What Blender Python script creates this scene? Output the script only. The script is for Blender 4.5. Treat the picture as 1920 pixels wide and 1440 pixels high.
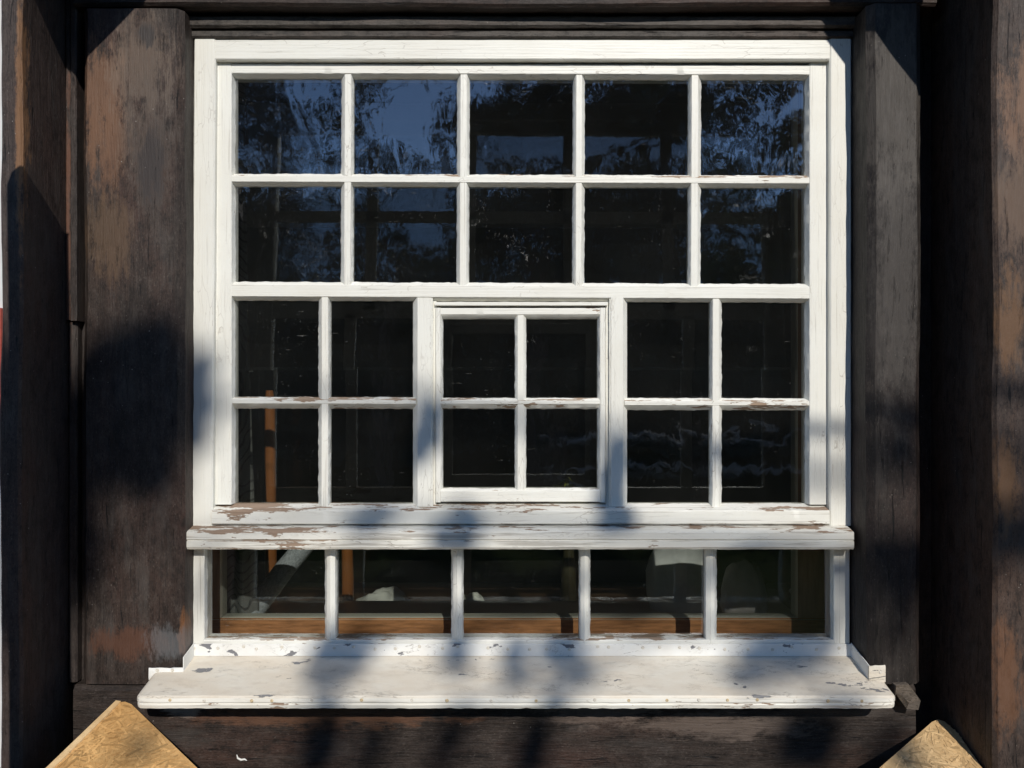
import bpy, bmesh, math, random
from mathutils import Vector, noise
random.seed(7)
R = math.radians
S = bpy.context.scene
for o in list(bpy.data.objects): bpy.data.objects.remove(o)

# ------------------------------------------------------------------ camera, sky, sun, exposure
D = 1.45                                   # metres from the lens to the plane of the white casing (y = 0)
cam = bpy.data.cameras.new('camera'); camo = bpy.data.objects.new('camera', cam); S.collection.objects.link(camo)
camo.location = (0, -D, 0); camo.rotation_euler = (R(90), 0, 0)
cam.sensor_width = 36; cam.lens = 36 * D / 1.92; cam.clip_start = .02; cam.clip_end = 500
S.camera = camo
SX, SZ = .2126, .635                       # towards the sun per metre away from the wall
SUN = Vector((SX, -1, SZ)).normalized()
w = bpy.data.worlds.new('World'); S.world = w; w.use_nodes = True
wn = w.node_tree.nodes; sky = wn.new('ShaderNodeTexSky'); sky.sky_type = 'NISHITA'; sky.sun_disc = False
sky.sun_elevation = math.asin(SUN.z); sky.sun_rotation = math.atan2(SUN.x, SUN.y)
sky.altitude = 900; sky.air_density = .9; sky.dust_density = .05; sky.ozone_density = 4.5
w.node_tree.links.new(sky.outputs[0], wn['Background'].inputs[0]); wn['Background'].inputs[1].default_value = .13
sl = bpy.data.lights.new('sun', 'SUN'); sl.energy = 3.7; sl.angle = R(.53); sl.color = (1, .945, .86)
so = bpy.data.objects.new('sun', sl); S.collection.objects.link(so)
so.rotation_euler = (-SUN).to_track_quat('-Z', 'Y').to_euler(); so.location = (2, -6, 5)
S.view_settings.view_transform = 'Standard'; S.view_settings.look = 'None'; S.view_settings.gamma = 1
S.view_settings.exposure = 0
S.cycles.max_bounces = 7; S.cycles.diffuse_bounces = 3; S.cycles.glossy_bounces = 3; S.cycles.transparent_max_bounces = 12

# ------------------------------------------------------------------ helpers
C = S.collection
WLOC = {}
def W(px, py, y=0.0):
    """a measured spot of the facade at depth y, in metres"""
    k = (1 + y / D) / 1000
    return ((px - 960) * k, (720 - py) * k)
def X(px, y=0.0): return W(px, 0, y)[0]
def Z(py, y=0.0): return W(0, py, y)[1]
def nz(x, y, z): return noise.noise(Vector((x, y, z)))

def tag(o, label=None, cat=None, group=None, kind=None):
    if label: o['label'] = label
    if cat: o['category'] = cat
    if group: o['group'] = group
    if kind: o['kind'] = kind
    return o
def put(o, parent=None, loc=(0, 0, 0)):
    """link o so that its origin stands at the world point loc"""
    C.objects.link(o); loc = Vector(loc); WLOC[o.name] = loc
    if parent:
        o.parent = parent; o.location = loc - WLOC[parent.name]
    else: o.location = loc
    return o
def thing(name, label, cat, loc, group=None):
    o = bpy.data.objects.new(name, None); o.empty_display_size = .1
    put(o, None, loc); return tag(o, label, cat, group, 'thing')
def finish(bm, name, mat, parent=None, smooth=35, loc=(0, 0, 0)):
    bmesh.ops.recalc_face_normals(bm, faces=bm.faces)
    me = bpy.data.meshes.new(name); bm.to_mesh(me); bm.free()
    for m in (mat if isinstance(mat, (list, tuple)) else [mat]): me.materials.append(m)
    if smooth:
        for p in me.polygons: p.use_smooth = True
        me.set_sharp_from_angle(angle=R(smooth))
    return put(bpy.data.objects.new(name, me), parent, loc)
def prism_bm(bm, prof, axis, a0, a1, step=.012, jit=0.0, freq=60, skew=0.0, lowamp=0.0, lowfreq=5, seed=0):
    n = max(1, int(round(abs(a1 - a0) / step))); rings = []
    for i in range(n + 1):
        t = i / n; a = a0 + (a1 - a0) * t; ring = []
        for j, (u, y) in enumerate(prof):
            am = jit[j] if isinstance(jit, (list, tuple)) else jit
            uu = u + skew * t; yy = y
            if am:
                uu += am * (nz(a * freq, j * 3.1 + seed, 1.7) + .5 * nz(a * freq * 2.7, j * 5.3 + seed, 7))
                yy += .4 * am * nz(a * freq, j * 2.3 + seed, 9.7)
            if lowamp:
                uu += lowamp * nz(a * lowfreq, u * 9 + seed, y * 9); yy += lowamp * nz(a * lowfreq + 31, u * 12 + seed, y * 6)
            ring.append(bm.verts.new((a, yy, uu) if axis == 'x' else (uu, yy, a) if axis == 'z' else (uu, a, yy)))
        rings.append(ring)
    m = len(prof)
    for i in range(n):
        for j in range(m):
            bm.faces.new((rings[i][j], rings[i][(j + 1) % m], rings[i + 1][(j + 1) % m], rings[i + 1][j]))
    bm.faces.new(rings[0]); bm.faces.new(rings[-1])
def prism(name, prof, axis, a0, a1, mat, parent=None, smooth=35, **k):
    bm = bmesh.new(); prism_bm(bm, prof, axis, a0, a1, **k)
    return finish(bm, name, mat, parent, smooth)
def crect(u0, u1, y0, y1, c=.0015, nu=1):
    """rectangle with cut corners, front side (y0) split nu times"""
    p = [(u0, y0 + c), (u0 + c, y0)] + [(u0 + c + (u1 - u0 - 2 * c) * i / nu, y0) for i in range(1, nu)]
    return p + [(u1 - c, y0), (u1, y0 + c), (u1, y1), (u0, y1)]
def box_bm(bm, x0, x1, y0, y1, z0, z1):
    v = [bm.verts.new((x, y, z)) for x in (x0, x1) for y in (y0, y1) for z in (z0, z1)]
    for f in ((0, 1, 3, 2), (4, 6, 7, 5), (0, 4, 5, 1), (2, 3, 7, 6), (0, 2, 6, 4), (1, 5, 7, 3)): bm.faces.new([v[i] for i in f])
def box(name, x0, x1, y0, y1, z0, z1, mat, parent=None, bev=.002):
    bm = bmesh.new(); box_bm(bm, x0, x1, y0, y1, z0, z1)
    if bev: bmesh.ops.bevel(bm, geom=bm.edges[:], offset=bev, segments=2, affect='EDGES', profile=.5)
    return finish(bm, name, mat, parent, 40)
def tube_bm(bm, pts, rad, n=8):
    rings = []
    for i, p in enumerate(pts):
        p = Vector(p); d = (Vector(pts[min(i + 1, len(pts) - 1)]) - Vector(pts[max(i - 1, 0)])).normalized()
        a = d.cross(Vector((.31, .17, .94))).normalized(); b = d.cross(a)
        r = rad[i] if isinstance(rad, (list, tuple)) else rad
        rings.append([bm.verts.new(p + a * r * math.cos(2 * math.pi * k / n) + b * r * math.sin(2 * math.pi * k / n)) for k in range(n)])
    for i in range(len(rings) - 1):
        for k in range(n): bm.faces.new((rings[i][k], rings[i][(k + 1) % n], rings[i + 1][(k + 1) % n], rings[i + 1][k]))
    bm.faces.new(rings[0]); bm.faces.new(rings[-1])

# ------------------------------------------------------------------ materials
class M:
    def __init__(s, name):
        s.m = bpy.data.materials.new(name); s.m.use_nodes = True; s.t = s.m.node_tree; s.n = s.t.nodes
        s.b = s.n['Principled BSDF']; s.out = s.n['Material Output']
        s.pos = s.n.new('ShaderNodeNewGeometry').outputs['Position']
    def L(s, a, b): s.t.links.new(a, b)
    def node(s, t, **k):
        n = s.n.new(t)
        for a, v in k.items(): setattr(n, a, v)
        return n
    def map(s, sc, rot=(0, 0, 0), src=None, off=(0, 0, 0)):
        n = s.node('ShaderNodeMapping'); n.inputs['Scale'].default_value = sc; n.inputs['Rotation'].default_value = rot
        n.inputs['Location'].default_value = off; s.L(src or s.pos, n.inputs[0]); return n.outputs[0]
    def noise(s, v, scale=1, detail=4, rough=.55, dist=0, out='Fac'):
        n = s.node('ShaderNodeTexNoise'); s.L(v, n.inputs['Vector']); n.inputs['Scale'].default_value = scale
        n.inputs['Detail'].default_value = detail; n.inputs['Roughness'].default_value = rough; n.inputs['Distortion'].default_value = dist
        return n.outputs[out]
    def vor(s, v, scale=1, feature='F1', out='Distance', rnd=1):
        n = s.node('ShaderNodeTexVoronoi', feature=feature); s.L(v, n.inputs['Vector']); n.inputs['Scale'].default_value = scale
        n.inputs['Randomness'].default_value = rnd; return n.outputs[out]
    def ramp(s, f, stops, interp='LINEAR'):
        n = s.node('ShaderNodeValToRGB'); n.color_ramp.interpolation = interp; e = n.color_ramp.elements
        while len(e) < len(stops): e.new(.5)
        for i, (p, c) in enumerate(stops):
            e[i].position = p; e[i].color = (c, c, c, 1) if isinstance(c, (int, float)) else (*c, 1)
        s.L(f, n.inputs[0]); return n.outputs[0]
    def math(s, op, a, b=0.0, clamp=False):
        n = s.node('ShaderNodeMath', operation=op, use_clamp=clamp)
        for i, v in enumerate((a, b)):
            if isinstance(v, (int, float)): n.inputs[i].default_value = v
            else: s.L(v, n.inputs[i])
        return n.outputs[0]
    def mix(s, f, a, b, mode='MIX'):
        n = s.node('ShaderNodeMix', data_type='RGBA', blend_type=mode)
        for i, v in ((0, f), (6, a), (7, b)):
            if isinstance(v, (int, float)): n.inputs[i].default_value = v
            elif isinstance(v, tuple): n.inputs[i].default_value = (*v, 1)
            else: s.L(v, n.inputs[i])
        return n.outputs[2]
    def sep(s, v):
        n = s.node('ShaderNodeSeparateXYZ'); s.L(v, n.inputs[0]); return n.outputs
    def spot(s, c, rad, soft=.6):
        """soft patch of wear at a place on the thing"""
        n = s.node('ShaderNodeVectorMath', operation='SUBTRACT'); s.L(s.pos, n.inputs[0]); n.inputs[1].default_value = c
        q = s.node('ShaderNodeVectorMath', operation='DIVIDE'); s.L(n.outputs[0], q.inputs[0]); q.inputs[1].default_value = rad
        l = s.node('ShaderNodeVectorMath', operation='LENGTH'); s.L(q.outputs[0], l.inputs[0])
        return s.math('SUBTRACT', 1.0, l.outputs['Value'], True)
    def bump(s, h, strength=.5, dist=.002, prev=None):
        n = s.node('ShaderNodeBump'); n.inputs['Strength'].default_value = strength; n.inputs['Distance'].default_value = dist
        s.L(h, n.inputs['Height'])
        if prev: s.L(prev, n.inputs['Normal'])
        return n.outputs[0]
    def set(s, col=None, rough=None, nor=None, spec=None):
        for key, v in (('Base Color', col), ('Roughness', rough), ('Normal', nor), ('Specular IOR Level', spec)):
            if v is None: continue
            if isinstance(v, (int, float)): s.b.inputs[key].default_value = v
            elif isinstance(v, tuple): s.b.inputs[key].default_value = (*v, 1)
            else: s.L(v, s.b.inputs[key])
        return s.m

def stretch(axis, along, cross):
    return {'x': (along, cross, cross), 'z': (cross, cross, along), 'y': (cross, along, cross)}[axis]
def paint(name, axis, peel=.30, crack=.5, tint=(.80, .795, .735), bare=(.30, .215, .155), dirt=.22, lcut=.37, lfreq=300):
    m = M(name)
    v = m.map(stretch(axis, 14, 60)); vl = m.map(stretch(axis, 3.2, 14))
    wob = m.noise(m.map((25, 25, 25)), 1, 3, out='Color')
    add = m.node('ShaderNodeVectorMath', operation='ADD'); m.L(m.map(stretch(axis, 13, 120)), add.inputs[0]); m.L(wob, add.inputs[1])
    e = m.vor(add.outputs[0], 1, 'DISTANCE_TO_EDGE')
    cm = m.ramp(m.noise(vl, 1.3, 3), [(.46, 0), (.66, 1)])
    cr = m.math('MULTIPLY', m.ramp(e, [(.0, 1), (.03, 0)]), cm)
    cr = m.math('MULTIPLY', cr, crack * .85)
    long = m.noise(m.map(stretch(axis, 5, lfreq)), 1, 4, .62)
    lc = m.math('MULTIPLY', m.ramp(long, [(lcut - .06, 1), (lcut, 0)]), crack)
    pn = m.math('ADD', m.math('MULTIPLY', m.noise(v, 1, 4, .70), .62), m.math('MULTIPLY', m.noise(vl, 1, 2), .38))
    # paint fails first on the ledges that rain stands on
    nzv = m.sep(m.n['Geometry'].outputs['True Normal'])[2]
    pn = m.math('ADD', pn, m.math('MULTIPLY', m.math('MAXIMUM', nzv, 0.0), .075))
    pk = m.ramp(pn, [(1 - peel - .008, 0), (1 - peel + .008, 1)])
    dn = m.ramp(m.noise(m.map((7, 7, 7)), 1, 4), [(.38, 0), (.75, 1)])
    col = m.mix(m.math('MULTIPLY', dn, dirt), tint, (.56, .50, .40))
    fine = m.noise(m.map((160, 160, 160)), 1, 3)
    col = m.mix(m.math('MULTIPLY', m.ramp(fine, [(.55, 0), (.8, 1)]), .10), col, (.45, .42, .38))
    col = m.mix(m.math('MAXIMUM', cr, m.math('MULTIPLY', lc, .55)), col, (.30, .265, .22))
    wood = m.mix(m.noise(m.map(stretch(axis, 12, 260)), 1, 3), tuple(c * .6 for c in bare), tuple(c * 1.35 for c in bare))
    col = m.mix(pk, col, wood)
    h = m.math('SUBTRACT', m.math('MULTIPLY', long, .9), pk)
    nr = m.bump(h, .6, .0011)
    return m.set(col, m.math('ADD', .42, m.math('MULTIPLY', pk, .4)), nr, .4)
def darkwood(name, axis, base=(.040, .0315, .0275), red=(.060, .030, .022), spots=(), gloss=.5, bright=1.0):
    m = M(name); base = (base[0] * .80, base[1] * .74, base[2] * .70)
    g = m.noise(m.map(stretch(axis, 5, 80)), 1, 7, .70, .5); g2 = m.noise(m.map(stretch(axis, 26, 330)), 1, 4, .65)
    big = m.noise(m.map(stretch(axis, 2.6, 8)), 1, 5, .6)
    col = m.mix(m.ramp(g, [(.3, 0), (.7, 1)]), tuple(c * .66 * bright for c in base), tuple(c * 1.30 * bright for c in base))
    col = m.mix(m.ramp(big, [(.48, 0), (.66, .65)]), col, red)
    sp = m.noise(m.map(stretch(axis, 210, 400)), 1, 3, .7); mot = m.noise(m.map(stretch(axis, 34, 60), off=(4, 4, 4)), 1, 6, .75)
    col = m.mix(m.ramp(mot, [(.36, .8), (.50, 0)]), col, tuple(c * .42 for c in base))
    col = m.mix(m.ramp(mot, [(.54, 0), (.72, .6)]), col, (.080 * bright, .064 * bright, .055 * bright))
    col = m.mix(m.ramp(sp, [(.30, .85), (.46, 0)]), col, tuple(c * .22 for c in base))
    col = m.mix(m.ramp(sp, [(.60, 0), (.80, .6)]), col, (.17, .145, .125))
    crk = m.ramp(m.noise(m.map(stretch(axis, 9, 120), off=(7, 3, 1)), 1, 5, .66, .6), [(.335, .95), (.37, 0)]); col = m.mix(crk, col, (.006, .005, .005))
    grey = m.ramp(m.noise(m.map(stretch(axis, 5, 26), off=(3, 1, 8)), 1, 5, .7), [(.52, 0), (.7, .6)])
    col = m.mix(grey, col, (.068 * bright, .059 * bright, .053 * bright))
    nn = m.math('ADD', m.math('MULTIPLY', m.noise(m.map(stretch(axis, 13, 55), off=(1, 2, 9)), 1, 8, .80, .3), 1.9), m.math('MULTIPLY', mot, .8))
    for c, r_, tone, amt in spots:
        v0 = m.spot(c, tuple(q * 1.35 for q in r_))
        f = m.math('MULTIPLY', m.math('ADD', m.math('MULTIPLY', v0, .9), m.math('SUBTRACT', nn, 1.35)), m.ramp(v0, [(0, 0), (.25, 1)]))
        f = m.ramp(f, [(.28, 0), (.60, amt)])
        col = m.mix(f, col, tone)
    pits = m.ramp(m.vor(m.map(stretch(axis, 22, 75)), 1), [(.05, 1), (.12, 0)])
    pits = m.math('MULTIPLY', pits, m.ramp(m.noise(m.map((9, 9, 9)), 1, 2), [(.5, 0), (.6, 1)]))
    col = m.mix(m.math('MULTIPLY', pits, .8), col, (.008, .007, .006))
    dust = m.ramp(m.vor(m.map((62, 62, 62)), 1), [(.04, 1), (.075, 0)])
    dust = m.math('MULTIPLY', dust, m.ramp(m.noise(m.map((11, 11, 11), off=(5, 5, 5)), 1, 2), [(.52, 0), (.66, .8)]))
    col = m.mix(dust, col, (.34, .31, .28))
    h = m.math('SUBTRACT', m.math('ADD', m.math('MULTIPLY', g, .5), m.math('MULTIPLY', g2, .6)), m.math('MULTIPLY', crk, .4))
    nr = m.bump(m.math('ADD', h, m.math('MULTIPLY', big, .9)), .8, .0024)
    return m.set(col, m.ramp(g2, [(.3, gloss), (.75, gloss + .2)]), nr, .30)
def plain(name, col, rough=.7, var=.25, scale=30, bumpd=0, axis=None, spec=.3):
    m = M(name); v = m.map(stretch(axis, scale * .12, scale)) if axis else m.map((scale,) * 3)
    f = m.noise(v, 1, 5, .6)
    c = m.mix(m.ramp(f, [(.3, 0), (.7, 1)]), tuple(x * (1 - var) for x in col), tuple(min(1, x * (1 + var)) for x in col))
    return m.set(c, rough, m.bump(f, .5, bumpd) if bumpd else None, spec)

P_z = paint('white paint on upright boards', 'z', .275, .75, lcut=.385)
P_x = paint('white paint on level boards', 'x', .285, .8, lcut=.385)
P_rail = paint('white paint peeling from bottom rail', 'x', .402, .8, tint=(.79, .78, .715), dirt=.25, lcut=.41, lfreq=190)
P_transom = paint('white paint cracked on transom', 'x', .395, 1.0, tint=(.78, .765, .695), dirt=.35, lcut=.445, lfreq=150)
P_barx = paint('white paint on level glazing bars', 'x', .395, .75, bare=(.33, .24, .17), lcut=.39)
P_barz = paint('white paint on upright glazing bars', 'z', .335, .8, lcut=.405)

def sill_mat():
    m = M('cream paint on sheet metal sill')
    blot = m.noise(m.map((9, 26, 26)), 1, 5, .6)
    col = m.mix(m.ramp(blot, [(.35, 0), (.7, 1)]), (.66, .59, .485), (.72, .685, .60))
    dirt = m.ramp(m.noise(m.map((30, 60, 60)), 1, 6, .7), [(.5, 0), (.75, .35)])
    col = m.mix(dirt, col, (.42, .36, .29))
    cn = m.math('ABSOLUTE', m.math('SUBTRACT', m.noise(m.map((20, 60, 60)), 1, 5, .62, .6), .5))
    e = m.math('MULTIPLY', m.ramp(cn, [(0, 1), (.014, 0)]), m.ramp(m.noise(m.map((9, 30, 30), off=(3, 3, 3)), 1, 3), [(.47, 0), (.60, .5)]))
    col = m.mix(e, col, (.36, .32, .27))
    ch = m.noise(m.map((13, 30, 44), off=(2, 0, 1)), 1, 5, .6, .5)
    ck = m.ramp(ch, [(.655, 0), (.662, 1)])
    col = m.mix(ck, col, (.20, .20, .205))
    h = m.math('SUBTRACT', m.math('MULTIPLY', m.noise(m.map((34, 34, 34)), 1, 4), .5), m.math('ADD', ck, m.math('MULTIPLY', e, .5)))
    return m.set(col, .5, m.bump(h, .8, .0022), .4)
P_sill = sill_mat()
def flash_mat():
    m = M('white paint on metal flashing')
    ch = m.noise(m.map((26, 40, 48), off=(4, 2, 3)), 1, 4, .55, .4); ck = m.ramp(ch, [(.635, 0), (.642, 1)])
    col = m.mix(m.ramp(m.noise(m.map((20, 20, 20)), 1, 4), [(.4, 0), (.75, .35)]), (.80, .80, .77), (.60, .55, .47))
    e = m.ramp(m.math('ABSOLUTE', m.math('SUBTRACT', m.noise(m.map((26, 60, 60)), 1, 4, .6, .5), .5)), [(0, .7), (.014, 0)])
    col = m.mix(m.math('MULTIPLY', e, m.ramp(m.noise(m.map((8, 8, 8)), 1), [(.5, 0), (.6, 1)])), col, (.22, .19, .16))
    col = m.mix(ck, col, (.19, .19, .20))
    return m.set(col, .48, m.bump(m.math('SUBTRACT', m.math('MULTIPLY', m.noise(m.map((30, 30, 30)), 1, 3), .4), ck), .5, .0012), .4)
P_flash = flash_mat()
NAIL = plain('painted nail head', (.66, .62, .54), .5, .2, 300)
RUST = plain('rusty nail head', (.56, .44, .27), .7, .35, 300)

POST_L = darkwood('dark stained post with scuffed top', 'z', spots=[
    ((-.745, -.05, .515), (.05, .08, .15), (.18, .095, .055), .7), ((-.735, -.05, .44), (.045, .08, .12), (.16, .085, .05), .6),
    ((-.675, -.05, .585), (.075, .08, .13), (.16, .118, .09), .6), ((-.66, -.05, .45), (.06, .08, .16), (.10, .08, .066), .5),
    ((-.70, -.05, -.47), (.09, .08, .035), (.10, .045, .027), .7), ((-.60, -.05, -.455), (.012, .06, .05), (.19, .08, .03), .9),
    ((-.615, -.05, -.47), (.06, .08, .04), (.12, .125, .13), .6), ((-.735, -.05, .27), (.06, .08, .10), (.12, .075, .045), .6),
    ((-.668, -.05, .636), (.026, .08, .030), (.040, .034, .032), .95), ((-.655, -.05, .40), (.03, .08, .09), (.035, .03, .03), .8)], bright=1.12)
POST_R = darkwood('dark stained post with grey bloom', 'z', base=(.038, .033, .031), bright=.78, red=(.046, .028, .024), spots=[
    ((.68, -.07, .5), (.09, .1, .2), (.10, .088, .076), .5), ((.69, -.07, .2), (.05, .1, .35), (.09, .08, .072), .45)])
PLANK_L = darkwood('purple brown stained plank', 'z', base=(.058, .045, .042), spots=[
    ((-.828, -.15, .44), (.008, .03, .28), (.24, .125, .06), .75)], bright=1.1)
PLANK_R = darkwood('worn brown stained post', 'z', base=(.060, .046, .040), red=(.085, .048, .032), bright=1.25, spots=[
    ((.89, -.16, .47), (.10, .012, .13), (.20, .115, .072), .8), ((.85, -.16, .30), (.07, .012, .10), (.15, .10, .07), .7), ((.83, -.16, .10), (.035, .012, .12), (.18, .095, .045), .6),
    ((.825, -.16, -.16), (.03, .012, .1), (.18, .095, .045), .6), ((.825, -.16, -.5), (.035, .012, .12), (.17, .08, .04), .6)])
BEAM = darkwood('dark stained sill beam', 'x', spots=[
    ((-.33, -.045, -.60), (.3, .08, .03), (.13, .062, .035), .7), ((.15, -.045, -.59), (.12, .08, .04), (.16, .12, .10), .6),
    ((.38, -.045, -.62), (.2, .08, .03), (.15, .115, .095), .6), ((-.6, -.045, -.585), (.04, .06, .025), (.3, .27, .24), .7)], bright=1.0)
HEAD = darkwood('dark stained head beam', 'x', base=(.042, .035, .032))
MOULD = darkwood('dark stained head moulding', 'x', base=(.055, .052, .048), bright=1.5, red=(.075, .05, .042))
STRIP = darkwood('dark stained cover strip', 'z', base=(.052, .044, .042), spots=[((-.82, -.02, .3), (.01, .04, .3), (.17, .075, .045), .6)])
PLASTER = plain('pale lime plaster', (.66, .67, .68), .9, .06, 25, .002)
RED = plain('worn red paint', (.30, .06, .045), .7, .3, 40)
PEG = darkwood('greyed wood peg', 'x', base=(.20, .18, .155), red=(.15, .12, .1))
INNER = plain('varnished pine of the inner frame', (.40, .185, .075), .45, .45, 150, .0015, 'x')
INNERZ = plain('pale pine upright of the inner frame', (.42, .24, .13), .5, .25, 110, .001, 'z')
CREAM = plain('cream gloss paint', (.60, .57, .47), .4, .05, 60)
DARKROOM = plain('dark panelled room wall', (.050, .043, .038), .7, .3, 6, 0, 'z')
FLOOR = plain('worn dark floor boards', (.09, .058, .036), .5, .3, 14, 0, 'y')
CHAIRW = plain('orange brown chair wood', (.33, .115, .032), .38, .2, 40, 0, 'z')
TABLEW = plain('brown table wood', (.10, .055, .03), .4, .3, 30, 0, 'x')
CLOTH = plain('white cotton', (.72, .70, .62), .9, .06, 50, .002)
GREYCL = plain('grey white linen', (.74, .73, .69), .9, .1, 40, .002)
PINKCL = plain('faded pink grey linen', (.74, .66, .63), .9, .1, 40, .002)
LEAFY = plain('yellow green leaves', (.26, .27, .05), .6, .3, 60)
POTM = plain('olive glazed pot', (.05, .042, .02), .4, .2, 60)

def glass_mat(name, refl=2.0, dustamt=.010, wave=.0016, specks=.5):
    m = M(name); m.n.remove(m.b)
    info = m.node('ShaderNodeObjectInfo').outputs['Random']
    off = m.node('ShaderNodeVectorMath', operation='ADD'); m.L(m.pos, off.inputs[0])
    sc = m.math('MULTIPLY', info, 37.0); cmb = m.node('ShaderNodeCombineXYZ'); m.L(sc, cmb.inputs[1]); m.L(cmb.outputs[0], off.inputs[1])
    v = off.outputs[0]
    h = m.noise(m.map((9, 9, 6), src=v), 1, 2, .5, .6)
    nr = m.bump(h, 1.0, wave)
    nr = m.bump(m.noise(m.map((38, 38, 20), src=v), 1, 2, .5, .8), 1.0, wave * .12, nr)
    gl = m.node('ShaderNodeBsdfGlossy'); gl.inputs['Roughness'].default_value = .026; gl.inputs['Color'].default_value = (.95, .97, 1, 1); m.L(nr, gl.inputs['Normal'])
    tr = m.node('ShaderNodeBsdfTransparent'); tr.inputs[0].default_value = (.93, .95, .95, 1)
    fr = m.node('ShaderNodeFresnel'); fr.inputs[0].default_value = 1.52
    fac = m.math('MULTIPLY', fr.outputs[0], refl, True)
    mx = m.node('ShaderNodeMixShader'); m.L(fac, mx.inputs[0]); m.L(tr.outputs[0], mx.inputs[1]); m.L(gl.outputs[0], mx.inputs[2])
    df = m.node('ShaderNodeBsdfDiffuse'); df.inputs[0].default_value = (.75, .74, .70, 1)
    sp = m.ramp(m.vor(m.map((120, 120, 120), src=v), 1), [(.05, 1), (.10, 0)])
    sp = m.math('MULTIPLY', sp, m.ramp(m.noise(m.map((14, 14, 14), src=v, off=(1, 2, 3)), 1, 2), [(.48, 0), (.66, specks)]))
    scr = m.ramp(m.noise(m.map((30, 30, 420), rot=(0, .35, 0), src=v), 1, 2), [(.72, 0), (.76, .16)])
    scr = m.math('MULTIPLY', scr, m.ramp(m.noise(m.map((6, 6, 6), src=v, off=(9, 2, 3)), 1, 1), [(.5, 0), (.6, 1)]))
    film = m.math('MULTIPLY', m.noise(m.map((6, 6, 6), src=v), 1, 3), dustamt * 2)
    d = m.math('ADD', film, m.math('MAXIMUM', sp, scr), True)
    m2 = m.node('ShaderNodeMixShader'); m.L(d, m2.inputs[0]); m.L(mx.outputs[0], m2.inputs[1]); m.L(df.outputs[0], m2.inputs[2])
    m.L(m2.outputs[0], m.out.inputs[0]); return m.m
GLASS = glass_mat('old wavy window glass', 4.2, .005, .0011, .22)
GLASS_IN = glass_mat('dusty inner window glass', 2.2, .003, .0006, .15)
m_ = M('clear back of glass'); m_.n.remove(m_.b); t_ = m_.node('ShaderNodeBsdfTransparent'); t_.inputs[0].default_value = (.98, .99, .985, 1); m_.L(t_.outputs[0], m_.out.inputs[0])
CLEAR = m_.m

# ------------------------------------------------------------------ ground and house shell
GZ = -1.6
def ground():
    m = M('lawn and soil'); f = m.noise(m.map((1.2, 1.2, 1.2)), 1, 6, .7); g = m.noise(m.map((60, 60, 60)), 1, 3)
    col = m.mix(m.ramp(f, [(.4, 0), (.65, 1)]), (.018, .026, .011), (.034, .040, .020)); col = m.mix(m.math('MULTIPLY', g, .5), col, (.03, .04, .015))
    mat = m.set(col, 1.0, m.bump(g, .8, .02), 0)
    bm = bmesh.new(); n = 40; vs = {}
    for i in range(n + 1):
        for j in range(n + 1):
            x = (i / n * 2 - 1); y = (j / n * 2 - 1); x = 150 * x * abs(x); y = 150 * y * abs(y)
            vs[i, j] = bm.verts.new((x, y, GZ + .05 * nz(x * .3, y * .3, 0)))
    for i in range(n):
        for j in range(n): bm.faces.new((vs[i, j], vs[i + 1, j], vs[i + 1, j + 1], vs[i, j + 1]))
    tag(finish(bm, 'ground', mat), kind='structure')
ground()
def struct(name, *b, mat=DARKROOM):
    bm = bmesh.new(); box_bm(bm, *b); return tag(finish(bm, name, mat, None, 0), kind='structure')
# room behind the window (house wall of four slabs round the opening)
struct('wall_left', -3.2, -.66, .06, .26, GZ, 1.5); struct('wall_right', .66, 3.2, .06, .26, GZ, 1.5)
struct('wall_below_window', -.66, .66, .06, .26, GZ, -.53); struct('wall_above_window', -.66, .66, .06, .26, .69, 1.5)
struct('room_floor', -3.2, 3.2, .26, 4.2, -1.5, -1.4, mat=FLOOR); struct('room_ceiling', -3.2, 3.2, .26, 4.2, 1.1, 1.2)
struct('room_wall_back', -3.2, 3.2, 4.0, 4.2, -1.4, 1.1); struct('room_wall_left', -3.2, -3.0, .26, 4.0, -1.4, 1.1); struct('room_wall_right', 3.0, 3.2, .26, 4.0, -1.4, 1.1)

# ------------------------------------------------------------------ timber framing of the facade
tw = thing('timber_wall', 'dark stained timber framing of posts and beams around the white window', 'timber wall', (0, 0, GZ))
def hewn(name, x0, x1, y0, y1, z0, z1, mat, axis='z', c=.008, amp=.0035, nu=6, **k):
    if axis == 'z': return prism(name, crect(x0, x1, y0, y1, c, nu), 'z', z0, z1, mat, tw, 30, step=.02, lowamp=amp, lowfreq=4.5, jit=amp * .28, freq=28, **k)
    return prism(name, crect(z0, z1, y0, y1, c, nu), 'x', x0, x1, mat, tw, 30, step=.02, lowamp=amp, lowfreq=4.5, jit=amp * .28, freq=28, **k)
hewn('post', -.782, -.598, -.045, .058, -.545, .682, POST_L, seed=1, c=.010)
hewn('post', .638, .734, -.069, .058, -.536, .68, POST_R, seed=5, c=.012)
hewn('plank', -.8605, -.825, -.15, .05, GZ, 1.5, PLANK_L, seed=9, c=.004, nu=2)
hewn('post', .805, .990, -.16, .05, GZ, 1.5, PLANK_R, seed=13, c=.006, nu=4)
hewn('beam', -.797, .733, -.045, .055, -.80, -.548, BEAM, 'x', seed=17, nu=8)
hewn('beam', -.80, .775, -.040, .055, .690, .93, HEAD, 'x', seed=21, nu=6, c=.005)
hewn('beam', -.80, .775, -.042, .055, -1.55, -1.30, BEAM, 'x', seed=23, nu=6)
# mouldings under the head beam
prism('moulding', crect(.664, .686, -.012, .055, .004), 'x', -.600, .640, MOULD, tw, 30, jit=.0012, freq=25)
prism('moulding', crect(.6475, .6625, -.004, .05, .003), 'x', -.600, .640, MOULD, tw, 30, jit=.0008, freq=25, seed=4)
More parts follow.
